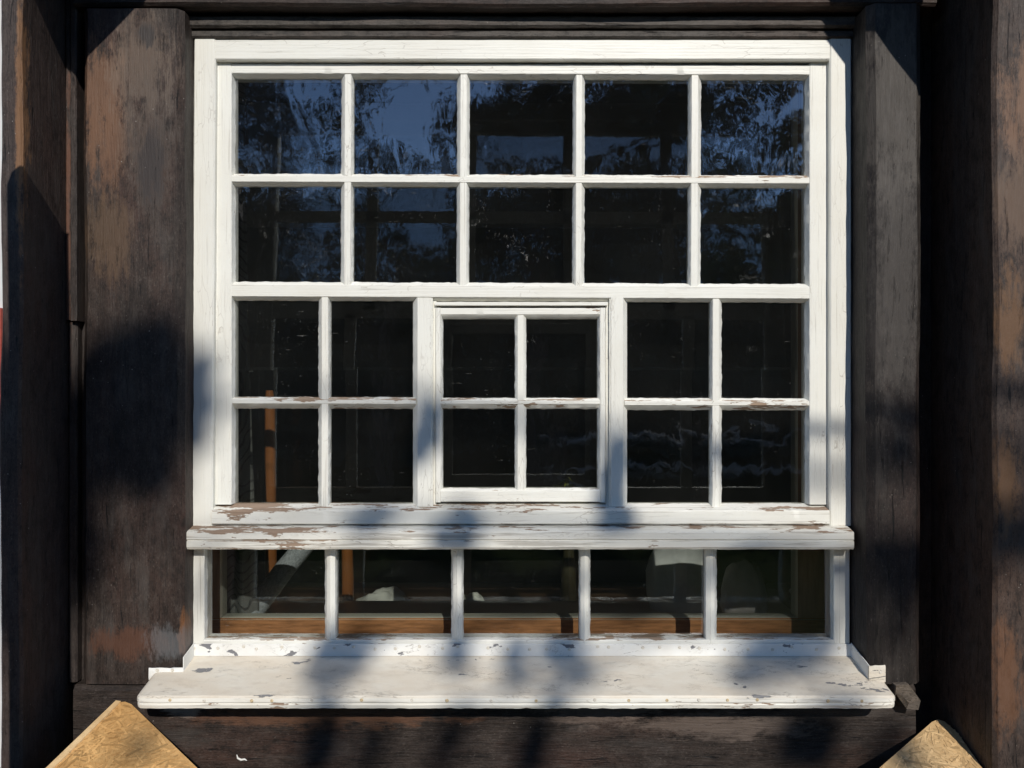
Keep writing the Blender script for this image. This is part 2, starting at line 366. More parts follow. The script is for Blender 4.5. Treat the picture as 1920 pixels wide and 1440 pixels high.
# cover strips in the left corner
prism('cover_strip', crect(-.8235, -.8130, -.024, .05, .002), 'z', Z(600, -.02), .9, STRIP, tw, 30, jit=.0009, freq=40)
prism('cover_strip', crect(-.8115, -.8000, -.030, .05, .002), 'z', Z(602, -.02), .9, STRIP, tw, 30, jit=.0009, freq=40, seed=3)
prism('cover_strip', crect(-.8220, -.8060, -.018, .05, .003), 'z', Z(1280, -.02), Z(604, -.02), STRIP, tw, 30, jit=.0009, freq=40, seed=6)
box('recess_board', -.824, -.783, .0, .05, GZ, 1.5, STRIP, tw, .001)
box('recess_board', .736, .803, .03, .055, GZ, 1.5, STRIP, tw, .001)
for i in range(9):
    x0 = -.79 + i * .1688
    box('board', x0, x0 + .165, -.004 + .002 * (i % 2), .05, -1.297, -.803, BEAM, tw, .003)
box('plaster_panel', -3.2, -.860, -.03, .058, GZ, 1.5, PLASTER, tw, 0)
box('plaster_panel', .992, 3.2, -.03, .058, GZ, 1.5, PLASTER, tw, 0)
box('wall_plate', -3.2, 3.2, -.06, .058, 1.51, 1.75, HEAD, tw, .005)
hewn('post', -2.2, -2.0, -.10, .05, GZ, 1.5, PLANK_L, seed=31); hewn('post', 2.0, 2.2, -.10, .05, GZ, 1.5, PLANK_R, seed=33)

# hooked peg at the right end of the sill beam
bm = bmesh.new(); yb = -.045
pf = [(1678, 1284), (1704, 1283), (1709, 1300), (1724, 1312), (1722, 1331), (1702, 1331), (1702, 1316), (1690, 1303), (1682, 1303), (1676, 1316)]
for s in (0, 1): pass
fr = [bm.verts.new((X(a, -.078), -.082 + .004 * (i % 3), Z(b, -.078))) for i, (a, b) in enumerate(pf)]
bk = [bm.verts.new((X(a, -.078), -.040, Z(b, -.078))) for a, b in pf]
bm.faces.new(fr); bm.faces.new(bk)
for i in range(len(pf)): bm.faces.new((fr[i], fr[(i + 1) % len(pf)], bk[(i + 1) % len(pf)], bk[i]))
bmesh.ops.triangulate(bm, faces=[f for f in bm.faces if len(f.verts) > 4])
finish(bm, 'wood_peg', PEG, tw, 25)

# red board on the plaster
tag(box('red_board', -1.10, -.925, -.050, -.031, Z(790, -.04), Z(578, -.04), RED, None, .002), 'worn red board on pale plaster at the left edge behind the plank', 'board')

# ------------------------------------------------------------------ the white window
wd = thing('window', 'white painted many-paned timber window with peeling paint and metal sill', 'window', (0, 0, -.56))
YS, YG = .0125, .029                      # front of the sash, plane of the glass
zt, zb = Z(72), Z(986)
prism('casing_jamb', crect(X(357.5), X(398), 0, .055, .0025), 'z', zb, zt, P_z, wd, jit=.0005, freq=30, skew=.006)
prism('casing_jamb', crect(X(1556), .6372, 0, .055, .0025), 'z', zb, zt, P_z, wd, jit=.0004, freq=30, seed=2)
prism('casing_head', crect(Z(112), Z(73), .0006, .055, .0025), 'x', X(400), X(1556), P_x, wd, jit=.0004, freq=30)

def frame_member(bm, axis, u_out, u_in, u_gl, a0, a1, y0, yg=YG, yb=.045, skew=0, seed=0, j=.0014):
    """front face from u_out to u_in, bevel from u_in to the glass at u_gl"""
    s = 1 if u_in > u_out else -1; c = .0012 * s
    prof = [(u_out, y0 + .0012), (u_out + c, y0), (u_in - c, y0), (u_in, y0 + .0010), (u_in + (u_gl - u_in) * .75, yg - .004), (u_gl, yg + .0006), (u_gl, yb), (u_out, yb)]
    prism_bm(bm, prof, axis, a0, a1, step=.006, jit=[.0002, .0002, .0004, .0005, j, j, 0, 0], freq=70, skew=skew, seed=seed)
# outer frame of the main sash
y = YS
bm = bmesh.new()
zs0, zs1 = Z(946, y), Z(118, y)
frame_member(bm, 'z', X(403, y), X(434, y), X(441.5, YG), zs0, zs1, y, seed=1)
frame_member(bm, 'z', X(1552, y), X(1518, y), X(1508.5, YG), zs0, zs1, y, seed=2)
xi0, xi1 = X(434, y), X(1518, y)
n0 = len(bm.faces); frame_member(bm, 'x', Z(118.5, y), Z(137, y), Z(148.5, YG), xi0, xi1, y + .0005, seed=3, skew=-.003)
for f in list(bm.faces)[n0:]: f.material_index = 1
sash = finish(bm, 'main_sash', [P_z, P_x], wd, 30)
# bottom rail (a weathering bar that stands proud of the sash)
prof = [(Z(943.5, YG), YG + .0006), (Z(951, .012), .013), (Z(957, -.003), -.0025), (Z(959, -.004), -.004), (Z(981, -.004), -.004), (Z(983.5, -.004), -.002), (Z(984, 0), .045), (Z(944, YG), .045)]
prism('bottom_rail', prof, 'x', X(397, -.003), X(1555, -.003), P_rail, sash, 28, step=.005, jit=[.0010, .0012, .0009, .0006, .0005, .0005, 0, 0], freq=45)

def bar(name, axis, lo_g, lo_f, hi_f, hi_g, a0, a1, y0, mat, parent, skew=0.0, seed=0, yg=YG, j=.0014, ridge=0):
    lo_g, hi_g = min(lo_g, hi_g), max(lo_g, hi_g); lo_f, hi_f = min(lo_f, hi_f), max(lo_f, hi_f)
    prof = [(lo_g, yg + .0006), (lo_g + (lo_f - lo_g) * .3, yg - .005), (lo_f, y0 + .0012), (lo_f + .001, y0)]
    jj = [j, j, .0005, .0004]
    if ridge: prof.append(((lo_f + hi_f) / 2, y0 - ridge)); jj.append(.0004)
    prof += [(hi_f - .001, y0), (hi_f, y0 + .0012), (hi_g + (hi_f - hi_g) * .3, yg - .005), (hi_g, yg + .0006), (hi_g, yg + .008), (lo_g, yg + .008)]
    jj += [.0004, .0005, j, j, 0, 0]
    return prism(name, prof, axis, a0, a1, mat, parent, 30, step=.005, jit=jj, freq=75, skew=skew, seed=seed)
def hbar(name, py0, py1, f0, f1, px0, px1, y0, mat, parent, dpy=0, yg=YG, **k):
    return bar(name, 'x', Z(py1, yg), Z(f1, y0), Z(f0, y0), Z(py0, yg), X(px0, y0), X(px1, y0), y0, mat, parent, skew=-dpy / 1000, yg=yg, **k)
def vbar(name, px0, px1, f0, f1, py0, py1, y0, mat, parent, dpx=0, yg=YG, **k):
    return bar(name, 'z', X(px0, yg), X(f0, y0), X(f1, y0), X(px1, yg), Z(py1, y0), Z(py0, y0), y0, mat, parent, skew=dpx / 1000, yg=yg, **k)
yh, yv = YS + .0014, YS + .0022
hbar('glazing_bar', 325.5, 350, 329, 341, 434, 1518, yh, P_barx, sash, dpy=3.5, seed=11)
hbar('middle_rail', 528, 563.5, 533, 556, 434, 1518, YS + .0007, P_x, sash, dpy=4.5, seed=12)
for i, (a, b) in enumerate(((640, 664), (857, 881), (1074, 1097), (1290.5, 1315))):
    vbar('glazing_bar', a - 1.5, b - 1.5, a + 4.5, b - 6.5, 137, 545, yv, P_barz, sash, dpx=1.5, seed=20 + i)
# mullions beside the ventilator, with a groove on its side
def mullion(pl, pf0, pf1, pr, left):
    ye = .024
    if left: prof = [(X(pl, YG), YG + .0006), (X(pf0, YS), YS + .0016), (X(pf0 + 1, YS), YS + .0006), (X(pf1 - 3, YS), YS + .0006), (X(pf1 - 2, YS), YS + .003), (X(pf1, YS), YS + .003), (X(pf1 + .6, YS), ye), (X(pr, ye), ye), (X(pr, ye), .045), (X(pl, YG), .045)]
    else: prof = [(X(pl, ye), ye), (X(pf0 - .6, YS), ye), (X(pf0, YS), YS + .003), (X(pf0 + 2, YS), YS + .003), (X(pf0 + 3, YS), YS + .0006), (X(pf1 - 1, YS), YS + .0006), (X(pf1, YS), YS + .0016), (X(pr, YG), YG + .0006), (X(pr, YG), .045), (X(pl, ye), .045)]
    prism('mullion', prof, 'z', Z(950, YS), Z(558, YS), P_z, sash, 28, step=.006, jit=.0005, freq=55, seed=pl)
mullion(774, 782, 811, 818, True); mullion(1136, 1143, 1169, 1176, False)
# bars of the side lights
for k, (p, q, a, b) in enumerate(((434, 780, 597, 620), (1171, 1518, 1330.5, 1353.5))):
    e = 0 if k == 0 else 3
    hbar('glazing_bar', 744 + e * .7, 766 + e, 748 + e, 757 + e, p, q, yh, P_barx, sash, dpy=.8, seed=30 + k)
    vbar('glazing_bar', a - .5, b - .5, a + 5, b - 5, 556 + e, 951, yv, P_barz, sash, dpx=.5, seed=32 + k)

# small ventilator casement
yv0 = .0185; YG2 = .031
bm = bmesh.new()
frame_member(bm, 'z', X(816.5, yv0), X(826, yv0), X(830.5, YG2), Z(942, yv0), Z(577, yv0), yv0, YG2, seed=41)
frame_member(bm, 'z', X(1135.5, yv0), X(1125, yv0), X(1120, YG2), Z(942, yv0), Z(577, yv0), yv0, YG2, seed=42)
n0 = len(bm.faces); frame_member(bm, 'x', Z(577.5, yv0), Z(590, yv0), Z(598.5, YG2), X(826, yv0), X(1125, yv0), yv0 + .0006, YG2, seed=43)
frame_member(bm, 'x', Z(941, yv0), Z(920, yv0), Z(915, YG2), X(826, yv0), X(1125, yv0), yv0 - .001, YG2, seed=44)
for f in list(bm.faces)[n0:]: f.material_index = 1
vent = finish(bm, 'ventilator_sash', [P_z, P_barx], wd, 30)
tag(vent, 'small four-paned opening casement in the middle')
prism('drip_strip', crect(Z(573, .016), Z(566, .016), .017, .03, .001), 'x', X(815, .016), X(1139, .016), P_x, vent, jit=.0004)
hbar('glazing_bar', 746, 767, 750, 758, 826, 1125, yv0 + .0012, P_barx, vent, yg=YG2, seed=45)
vbar('glazing_bar', 965, 987, 970, 982, 588, 920, yv0 + .0022, P_barz, vent, yg=YG2, seed=46)

# glass panes: each with its own slight tilt
def pane(parent, px0, px1, py0, py1, yg, rnd):
    e = 4; x0, x1, z0, z1 = X(px0 - e, yg), X(px1 + e, yg), Z(py1 + e, yg), Z(py0 - e, yg)
    tx, tz = rnd.uniform(-.007, .007), rnd.uniform(-.006, .006)
    bm = bmesh.new(); vf = []; n = 2
    f = lambda x, z: yg + tx * (x - (x0 + x1) / 2) + tz * (z - (z0 + z1) / 2)
    a = [bm.verts.new((x, f(x, z), z)) for x, z in ((x0, z0), (x1, z0), (x1, z1), (x0, z1))]
    b = [bm.verts.new((x, f(x, z) + .003, z)) for x, z in ((x0, z0), (x1, z0), (x1, z1), (x0, z1))]
    bm.faces.new(a).material_index = 0
    fs = [bm.faces.new(b)] + [bm.faces.new((a[i], a[(i + 1) % 4], b[(i + 1) % 4], b[i])) for i in range(4)]
    for q in fs: q.material_index = 1
    return finish(bm, 'pane', [GLASS, CLEAR], parent, 0)
rp = random.Random(21)
for r, (a, b) in enumerate(((149, 327), (351, 530))):
    for c, d in ((442, 639), (664, 857), (881, 1074), (1097, 1290), (1315, 1509)): pane(sash, c, d, a + (c - 440) * .003, b + (c - 440) * .003, YG, rp)
for a, b in ((565, 745), (766, 943)):
    for c, d in ((439, 597), (620, 774), (1176, 1330), (1353, 1508)): pane(sash, c, d, a, b, YG, rp)
for a, b in ((598, 746), (767, 915)):
    for c, d in ((831, 965), (987, 1120)): pane(vent, c, d, a, b, YG2, rp)

# transom moulding between the sash and the low strip of panes
prof = [(Z(986, 0), .03), (Z(985.5, 0), -.002), (Z(996, -.028), -.027), (Z(999, -.031), -.0305), (Z(1011, -.031), -.031), (Z(1013, -.029), -.0285), (Z(1015, -.031), -.031), (Z(1026, -.031), -.031), (Z(1030, -.028), -.028), (Z(1031, -.02), .03)]
prism('transom', prof, 'x', X(347, -.03), X(1601, -.03), P_transom, wd, 28, step=.005, jit=[0, .0006, .0010, .0009, .0008, .0008, .0008, .0009, .0008, 0], freq=40)
# low strip of five fixed panes
yl = .001; YG3 = .022
bm = bmesh.new(); zl0, zl1 = Z(1206, yl), Z(1016, yl)
frame_member(bm, 'z', X(353, yl), X(383, yl), X(389, YG3), zl0, zl1, yl, YG3, seed=51)
frame_member(bm, 'z', .634, X(1563.5, yl), X(1557, YG3), zl0, zl1, yl, YG3, seed=52)
n0 = len(bm.faces); frame_member(bm, 'x', Z(1229, yl), Z(1200, yl), Z(1195, YG3), X(354, yl), .633, yl + .0006, YG3, seed=53)
for f in list(bm.faces)[n0:]: f.material_index = 1
low = finish(bm, 'low_light', [P_barz, P_barx], wd, 30)
for i, (a, b) in enumerate(((609, 632), (846, 869), (1085, 1107), (1320, 1344))):
    vbar('glazing_bar', a, b, a + 3.5, b - 3.5, 1016, 1206, yl + .004, P_barz, low, yg=YG3, seed=60 + i, ridge=.004)
for a, b in ((390, 609), (632, 846), (869, 1085), (1107, 1320), (1344, 1557)): pane(low, a, b, 1028, 1195, YG3, rp)

# sheet metal sill: slopes out between the posts and spreads in front of them
def sill():
    bm = bmesh.new(); xs = []; xa, xb = -.650, .664; n = 150
    for i in range(n + 1): xs.append(xa + (xb - xa) * i / n)
    for e in (-.5975, -.5965, .6365, .6375): xs.append(e)
    for e in (.002, .004, .007): xs += [xa + e, xb - e]
    xs.sort(); cols = []
    ztop = lambda y: -.5095 + (y - .0) * .235
    for x in xs:
        yb = -.0475 if x < -.597 else (-.0725 if x > .637 else .0015)
        de = min(x - xa, xb - x); rr = .015
        cut = rr - math.sqrt(max(0, rr * rr - (rr - min(de, rr)) ** 2)) if de < rr else 0
        yf = -.117 + cut * .75 + .0012 * nz(x * 14, 2, 0); drop = .006 * math.exp(-de / .004)
        col = []
        for k in range(9):
            t = k / 8; yy = yb + (yf - yb) * t
            col.append((yy, ztop(yy) + .0007 * nz(x * 22, yy * 40, 5) - drop))
        q = ztop(yf); w1 = .0009 * nz(x * 60, 3, 3)
        col += [(yf - .0022, q - .004 - drop * .5), (yf - .0024, q - .0110 + w1), (yf + .0008, q - .0125 + w1), (yf - .0006, q - .0165), (yf + .001, q - .0225 + 1.6 * w1), (yf + .010, q - .0235 + w1), (min(yb, yf + .075), q - .024), (min(yb, yf + .075), q - .010)]
        cols.append([bm.verts.new((x, a, b)) for a, b in col])
    m = len(cols[0])
    for i in range(len(cols) - 1):
        for j in range(m):
            f = bm.faces.new((cols[i][j], cols[i][(j + 1) % m], cols[i + 1][(j + 1) % m], cols[i + 1][j]))
            f.material_index = 1 if 9 <= j <= 15 else 0
    bm.faces.new(cols[0]); bm.faces.new(cols[-1])
    return finish(bm, 'sill', [P_sill, P_transom], wd, 30)
sl_ = sill(); tag(sl_, 'cream painted sheet metal sill sloping outwards')
prism('flashing', crect(Z(1229.5), Z(1207), -.0022, .0, .0005), 'x', X(356), .6355, P_flash, sl_, 30, jit=.0003, freq=30)
# upturned ends on the post faces and along their sides
prism('flashing_tab', crect(Z(1274, -.047), Z(1252, -.047), -.0500, -.0455, .0015, 3), 'x', -.658, -.5955, P_flash, sl_, 40, step=.006, jit=.0022, freq=45)
prism('flashing_tab', crect(-.531, Z(1248, -.073), -.0755, -.0715, .0015, 3), 'x', .6345, .6640, P_sill, sl_, 40, step=.006, jit=.0024, freq=45, seed=9)
for x, ya in ((-.5965, -.0480), (.6350, -.0735)):
    bm = bmesh.new()
    v = [(x, .0, -.485), (x, ya, ya * .235 - .484), (x, ya, ya * .235 - .512), (x, .0, -.512)]
    a = [bm.verts.new(p) for p in v]; b = [bm.verts.new((p[0] + .0016, p[1], p[2])) for p in v]
    bm.faces.new(a); bm.faces.new(b)
    for i in range(4): bm.faces.new((a[i], a[(i + 1) % 4], b[(i + 1) % 4], b[i]))
    finish(bm, 'flashing_upstand', P_flash, sl_, 0)
# nail heads
bm = bmesh.new(); bmesh.ops.create_cone(bm, cap_ends=True, segments=10, radius1=.0032, radius2=.0022, depth=.0016)
bmesh.ops.rotate(bm, verts=bm.verts, cent=(0, 0, 0), matrix=__import__('mathutils').Matrix.Rotation(R(90), 3, 'X'))
nm = bpy.data.meshes.new('nail'); bm.to_mesh(nm); bm.free(); nm.materials.append(NAIL); nm2 = nm.copy(); nm2.materials[0] = RUST
rn = random.Random(3)
for px in range(372, 1580, 41):
    o = bpy.data.objects.new('nail', nm); put(o, sl_, (X(px + rn.uniform(-14, 14)), -.0030, Z(1214 + rn.uniform(-3, 3))))
for i, px in enumerate(range(330, 1660, 61)):
    if rn.random() < .22: continue
    o = bpy.data.objects.new('nail', nm2 if i % 3 != 1 else nm); put(o, sl_, (X(px + rn.uniform(-20, 20), -.12), -.1198, -.5445 + rn.uniform(-.001, .001)))
for x, y_, z in ((-.642, -.0508, -.5185), (-.615, -.0508, -.518), (.655, -.0762, -.5125)):
    o = bpy.data.objects.new('nail', nm); put(o, sl_, (x, y_, z))

# ------------------------------------------------------------------ inner window behind the glass
iw = thing('inner_window', 'pine framed inner window seen behind the white window', 'inner window', (0, .15, -.53))
zr = -.482
bm = bmesh.new(); box_bm(bm, -.66, .66, .14, .176, -.531, zr)
bmesh.ops.bevel(bm, geom=[e for e in bm.edges if abs(e.verts[0].co.y - .14) < .001 and abs(e.verts[1].co.y - .14) < .001], offset=.003, segments=2, affect='EDGES')
for f in bm.faces: f.normal_update(); f.material_index = 1 if f.normal.z > .7 else 0
finish(bm, 'bottom_rail', [INNER, CREAM], iw, 30)
for x0, x1 in ((-.645, -.600), (.587, .645)):
    bm = bmesh.new(); box_bm(bm, x0, x1, .1385, .178, zr + .001, .68)
    for f in bm.faces: f.normal_update(); f.material_index = 1 if abs(f.normal.x) > .7 else 0
    finish(bm, 'stile', [INNERZ, CREAM], iw, 0)
box('top_rail', -.599, .586, .139, .177, .645, .68, INNERZ, iw, .002)
for z0, z1, ya, yb in ((zr - .004, .035, .152, .155), (.028, .648, .1405, .1750)):   # the upper pane leans back in its frame
    bm = bmesh.new(); a = [bm.verts.new(p) for p in ((-.602, ya, z0), (.589, ya, z0), (.589, yb, z1), (-.602, yb, z1))]
    b = [bm.verts.new((p.co.x, p.co.y + .003, p.co.z)) for p in a]
    bm.faces.new(a); q = [bm.faces.new(b)] + [bm.faces.new((a[i], a[(i + 1) % 4], b[(i + 1) % 4], b[i])) for i in range(4)]
    for f in q: f.material_index = 1
    finish(bm, 'pane', [GLASS_IN, CLEAR], iw, 0)
box('ledge_board', -.655, .655, .046, .1395, -.545, -.528, INNER, iw, .002)
box('window_board', -.655, .655, .262, .44, -.55, -.529, CREAM, iw, .003)

# ------------------------------------------------------------------ room contents
def curtain():
    m = M('dark scroll patterned curtain'); v = m.map((34, 34, 34)); wv = m.node('ShaderNodeTexWave', wave_type='RINGS'); m.L(v, wv.inputs[0])
    wv.inputs['Scale'].default_value = .55; wv.inputs['Distortion'].default_value = 9; wv.inputs['Detail'].default_value = 1
    col = m.mix(m.ramp(wv.outputs['Fac'], [(.10, 1), (.2, 0)]), (.20, .195, .18), (.075, .072, .068)); mat = m.set(col, .9)
    bm = bmesh.new(); n = 40; k = 24; g = []
    for j in range(k + 1):
        t = j / k; z = .75 - 1.5 * t; row = []
        x1 = -.580 + .042 * t * t
        for i in range(n + 1):
            u = i / n; x = -.78 + (x1 + .78) * u
            row.append(bm.verts.new((x, .222 + .014 * math.sin(u * 26 + .6 * math.sin(3 * t)) * (.5 + .5 * t), z)))
        g.append(row)
    for j in range(k):
        for i in range(n): bm.faces.new((g[j][i], g[j][i + 1], g[j + 1][i + 1], g[j + 1][i]))
    o = finish(bm, 'curtain', mat); sm = o.modifiers.new('thickness', 'SOLIDIFY'); sm.thickness = .002
    tag(o, 'grey curtain with dark scroll pattern hanging inside the left edge of the window', 'curtain')
curtain()
tb = thing('table', 'brown table standing inside below the window', 'table', (0, .8, -1.4))
box('table_top', -.80, .85, .60, 1.05, -.685, -.66, TABLEW, tb, .004)
for x in (-.76, .77):
    for yy in (.62, .98): box('leg', x, x + .045, yy, yy + .045, -1.4, -.6855, TABLEW, tb, .003)
ch = thing('chair', 'orange brown wooden chair with tall back posts inside behind the left panes', 'chair', (-.56, .85, -1.4))
yc = .55
def stile(x, zt_):
    bm = bmesh.new(); tube_bm(bm, [(x + .01, yc + .06, -1.4), (x + .004, yc, -.95), (x, yc, -.5), (x, yc - .01, zt_ - .03), (x, yc - .012, zt_)], [.014, .015, .0155, .014, .009], 12); finish(bm, 'back_post', CHAIRW, ch, 60)
stile(X(508, yc), Z(732, yc)); stile(X(652, yc), Z(985, yc))
for z in (-.68, -.82): box('back_slat', X(508, yc) + .006, X(652, yc) - .006, yc - .005, yc + .007, z - .02, z + .02, CHAIRW, ch, .003)
box('seat', -.69, -.43, yc + .01, yc + .36, -.97, -.94, CHAIRW, ch, .008)
for x in (-.67, -.45):
    bm = bmesh.new(); tube_bm(bm, [(x, yc + .34, -1.4), (x, yc + .33, -.955)], .014, 10); finish(bm, 'leg', CHAIRW, ch, 60)
def heap(name, cx, cy, cz, rx, ry, rz, mat, label, cat, seed, rough=.35):
    bm = bmesh.new(); bmesh.ops.create_icosphere(bm, subdivisions=4, radius=1)
    for v in bm.verts:
        p = v.co; d = 1 + rough * nz(p.x * 1.7 + seed, p.y * 1.7, p.z * 1.7) + rough * .45 * nz(p.x * 4 + seed, p.y * 4, p.z * 4)
        zz = max(p.z * d, -.35)
        v.co = Vector((cx + rx * p.x * d, cy + ry * p.y * d, cz + rz * (zz + .35)))
    return tag(finish(bm, name, mat, None, 60), label, cat)
heap('cloth_heap', X(712, .66), .68, -.66, .085, .06, .068, CLOTH, 'bunched white cloth on the table behind the second low pane', 'cloth', 3)
heap('cloth_heap', X(880, .66), .68, -.66, .06, .05, .060, CLOTH, 'smaller bunched white cloth behind the bar beside the third low pane', 'cloth', 8)
heap('cushion', X(1398, .3), .315, -.529, .052, .035, .095, PINKCL, 'pinkish grey cushion behind the rightmost low pane', 'cushion', 14, .16)
heap('cushion', X(1275, .36), .375, -.529, .075, .045, .135, GREYCL, 'large grey white cushion behind the fourth low pane', 'cushion', 22, .12)
bm = bmesh.new(); tube_bm(bm, [(X(468, .24), .225, -.512), (X(535, .37), .36, -.435), (X(600, .5), .51, -.36)], [.022, .024, .024], 16)
tag(finish(bm, 'paper_roll', plain('ribbed white paper', (.42, .43, .44), .8, .35, 260, .002, 'y'), None, 40), 'ribbed white roll leaning behind the leftmost low pane', 'paper roll')
bm = bmesh.new(); tube_bm(bm, [(X(1483, .26), .26, Z(1105, .26)), (X(1556, .19), .19, -.522)], .007, 10)
tag(finish(bm, 'stick', GREYCL, None, 40), 'thin pale stick leaning behind the rightmost low pane', 'stick')
pl = thing('potted_plant', 'small yellow green plant in a slim vase behind the middle casement', 'plant', (X(1066, .8), .8, -.66))
bm = bmesh.new(); tube_bm(bm, [(X(1066, .8), .8, z) for z in (-.66, -.64, -.56, -.46, -.40, -.375)], [.022, .024, .022, .014, .011, .016], 20); finish(bm, 'vase', POTM, pl, 50)
bm = bmesh.new(); rl = random.Random(5)
for i in range(170):
    d = Vector((rl.gauss(0, 1), rl.gauss(0, 1), abs(rl.gauss(0, 1)))).normalized() * rl.uniform(.3, 1)
    c = Vector((X(1066, .8) + d.x * .065, .8 + d.y * .06, -.36 + d.z * .085)); a = Vector((rl.gauss(0, 1), rl.gauss(0, 1), rl.gauss(0, 1))).normalized(); b = a.cross(d).normalized()
    vs = [bm.verts.new(c + a * .022), bm.verts.new(c + b * .009), bm.verts.new(c - a * .022), bm.verts.new(c - b * .009)]; bm.faces.new(vs)
finish(bm, 'foliage', LEAFY, pl, 0)

# ------------------------------------------------------------------ OSB boards reaching out from the wall at both lower corners
def strand_mat(name, tint):
    m = M(name); g = m.n['Geometry'].outputs['Random Per Island']
    col = m.ramp(g, [(0, tuple(c * .58 for c in tint)), (.2, tuple(c * .84 for c in tint)), (.6, tint), (1, tuple(min(1, c * 1.3) for c in tint))])
    f = m.noise(m.map((90, 90, 90)), 1, 4, .7); col = m.mix(m.ramp(f, [(.45, 0), (.8, .5)]), col, (tint[0] * .45, tint[1] * .36, tint[2] * .25))
    f2 = m.noise(m.map((9, 9, 9)), 1, 3); col = m.mix(m.ramp(f2, [(.5, 0), (.7, .45)]), col, (tint[0] * .62, tint[1] * .50, tint[2] * .36))
    return m.set(col, .42, m.bump(f, .4, .001), .45)
def osb(label, poly, z, tint, seed, slope=.36, lip=None):
    y0 = poly[0][1]; zz = lambda y_: z + slope * (y_ - y0)
    rs = random.Random(seed); t = thing('osb_board', label, 'board', (sum(p[0] for p in poly) / len(poly), sum(p[1] for p in poly) / len(poly), z - .018))
    mat = strand_mat('pressed strand board ' + str(seed), tint)
    bm = bmesh.new(); n = len(poly)
    a = [bm.verts.new((x, y_, zz(y_))) for x, y_ in poly]; b = [bm.verts.new((x, y_, zz(y_) - .018)) for x, y_ in poly]
    bm.faces.new(a); bm.faces.new(b)
    for i in range(n): bm.faces.new((a[i], a[(i + 1) % n], b[(i + 1) % n], b[i]))
    bmesh.ops.bevel(bm, geom=[e for e in bm.edges if all(q.co.z > zz(q.co.y) - .001 for q in e.verts)], offset=.002, segments=1, affect='EDGES')
    finish(bm, 'panel', mat, t, 0)
    def inside(x, y_):
        c = False
        for i in range(n):
            (x1, y1), (x2, y2) = poly[i], poly[i - 1]
            if (y1 > y_) != (y2 > y_) and x < (x2 - x1) * (y_ - y1) / (y2 - y1) + x1: c = not c
        return c
    bm = bmesh.new(); xs = [p[0] for p in poly]; ys = [p[1] for p in poly]; made = 0
    for _ in range(80000):
        if made > 4600: break
        x, y_ = rs.uniform(min(xs), max(xs)), rs.uniform(min(ys), max(ys)); an = rs.gauss(0, .75) + (1.57 if rs.random() < .25 else 0)
        l, wd_ = rs.uniform(.007, .022), rs.uniform(.0010, .0032); dx, dy = math.cos(an), math.sin(an); h = rs.uniform(.0003, .0016)
        cs = [(x + dx * l * s - dy * wd_ * q * rs.uniform(.6, 1), y_ + dy * l * s + dx * wd_ * q * rs.uniform(.6, 1)) for s, q in ((-1, -1), (1, -1), (1.1, .2), (1, 1), (-1, 1))]
        if not all(inside(*c) for c in cs): continue
        tl = rs.uniform(-.012, .012)
        bm.faces.new([bm.verts.new((c[0], c[1], zz(c[1]) + h + tl * (c[0] - x))) for c in cs]); made += 1
    tag(finish(bm, 'strands', mat, t, 0), kind='stuff')
    return t
t = osb('orange OSB board with a blunt pointed corner at the lower left', [(-.716, -.050), (-.700, -.048), (-.686, -.056), (-.513, -.19), (-.22, -.42), (-.22, -.62), (-.86, -.62), (-.85, -.46), (-.756, -.19)], -.575, (.64, .385, .155), 4)
bm = bmesh.new(); f_ = lambda y_, e: -.575 + .36 * (y_ + .05) + e
q = [(-.7165, -.0515), (-.7065, -.0530), (-.744, -.19), (-.838, -.46), (-.8495, -.4585), (-.756, -.19)]
a = [bm.verts.new((x, y_, f_(y_, .0035))) for x, y_ in q]; b = [bm.verts.new((x, y_, f_(y_, -.017))) for x, y_ in q]; bm.faces.new(a); bm.faces.new(b)
for i in range(6): bm.faces.new((a[i], a[(i + 1) % 6], b[(i + 1) % 6], b[i]))
finish(bm, 'edge_strip', strand_mat('pale sawn edge', (.70, .50, .27)), t, 0)
osb('pale OSB board with a pointed corner half in shadow at the lower right', [(.793, -.034), (.782, -.028), (.768, -.036), (.627, -.133), (.36, -.32), (.36, -.62), (.802, -.62), (.802, -.06)], -.617, (.72, .50, .26), 9)

# ------------------------------------------------------------------ eaves, plus unseen pointed boards and a slim post added to cast shadows
ev = thing('roof_eaves', 'dark boarded eaves projecting above the window wall', 'eaves', (0, -.2, 1.76))
box('soffit', -3.2, 3.2, -.62, .05, 1.76, 1.80, HEAD, ev, .003); box('fascia', -3.2, 3.2, -.645, -.621, 1.66, 1.84, HEAD, ev, .003)
def shadow_pendant(label, poly, xb):  # added board out of view, cut to throw a pointed shadow
    t = thing('eaves_shadow_board', label, 'caster', (xb, -.3, 1.3))
    bm = bmesh.new(); a = [bm.verts.new((x, -.312, z)) for x, z in poly]; b = [bm.verts.new((x, -.288, z)) for x, z in poly]; n = len(poly)
    bm.faces.new(a); bm.faces.new(b)
    for i in range(n): bm.faces.new((a[i], a[(i + 1) % n], b[(i + 1) % n], b[i]))
    finish(bm, 'added_pointed_board', HEAD, t, 0)
    box('outrigger', xb - .05, xb + .05, -.287, .0, 1.15, 1.27, HEAD, t, .004)
    box('hanger', xb - .03, xb + .03, -.33, -.2885, 1.301, 1.758, HEAD, t, .003)
shadow_pendant('unseen dark pointed board added above the left post to cast a shadow', [(-.793, 1.3), (-.793, .800), (-.737, .740), (-.585, .895), (-.585, 1.3)], -.69)
shadow_pendant('unseen dark pointed board added above the right post to cast a shadow', [(.61, 1.3), (.61, .905), (.782, .675), (.803, .69), (.803, 1.3)], .71)
gp = thing('shadow_post', 'unseen slim dark post added to throw a shadow on the left plank', 'post', (-.744, -.5, GZ))  # added out of view, only for its shadow on the plank
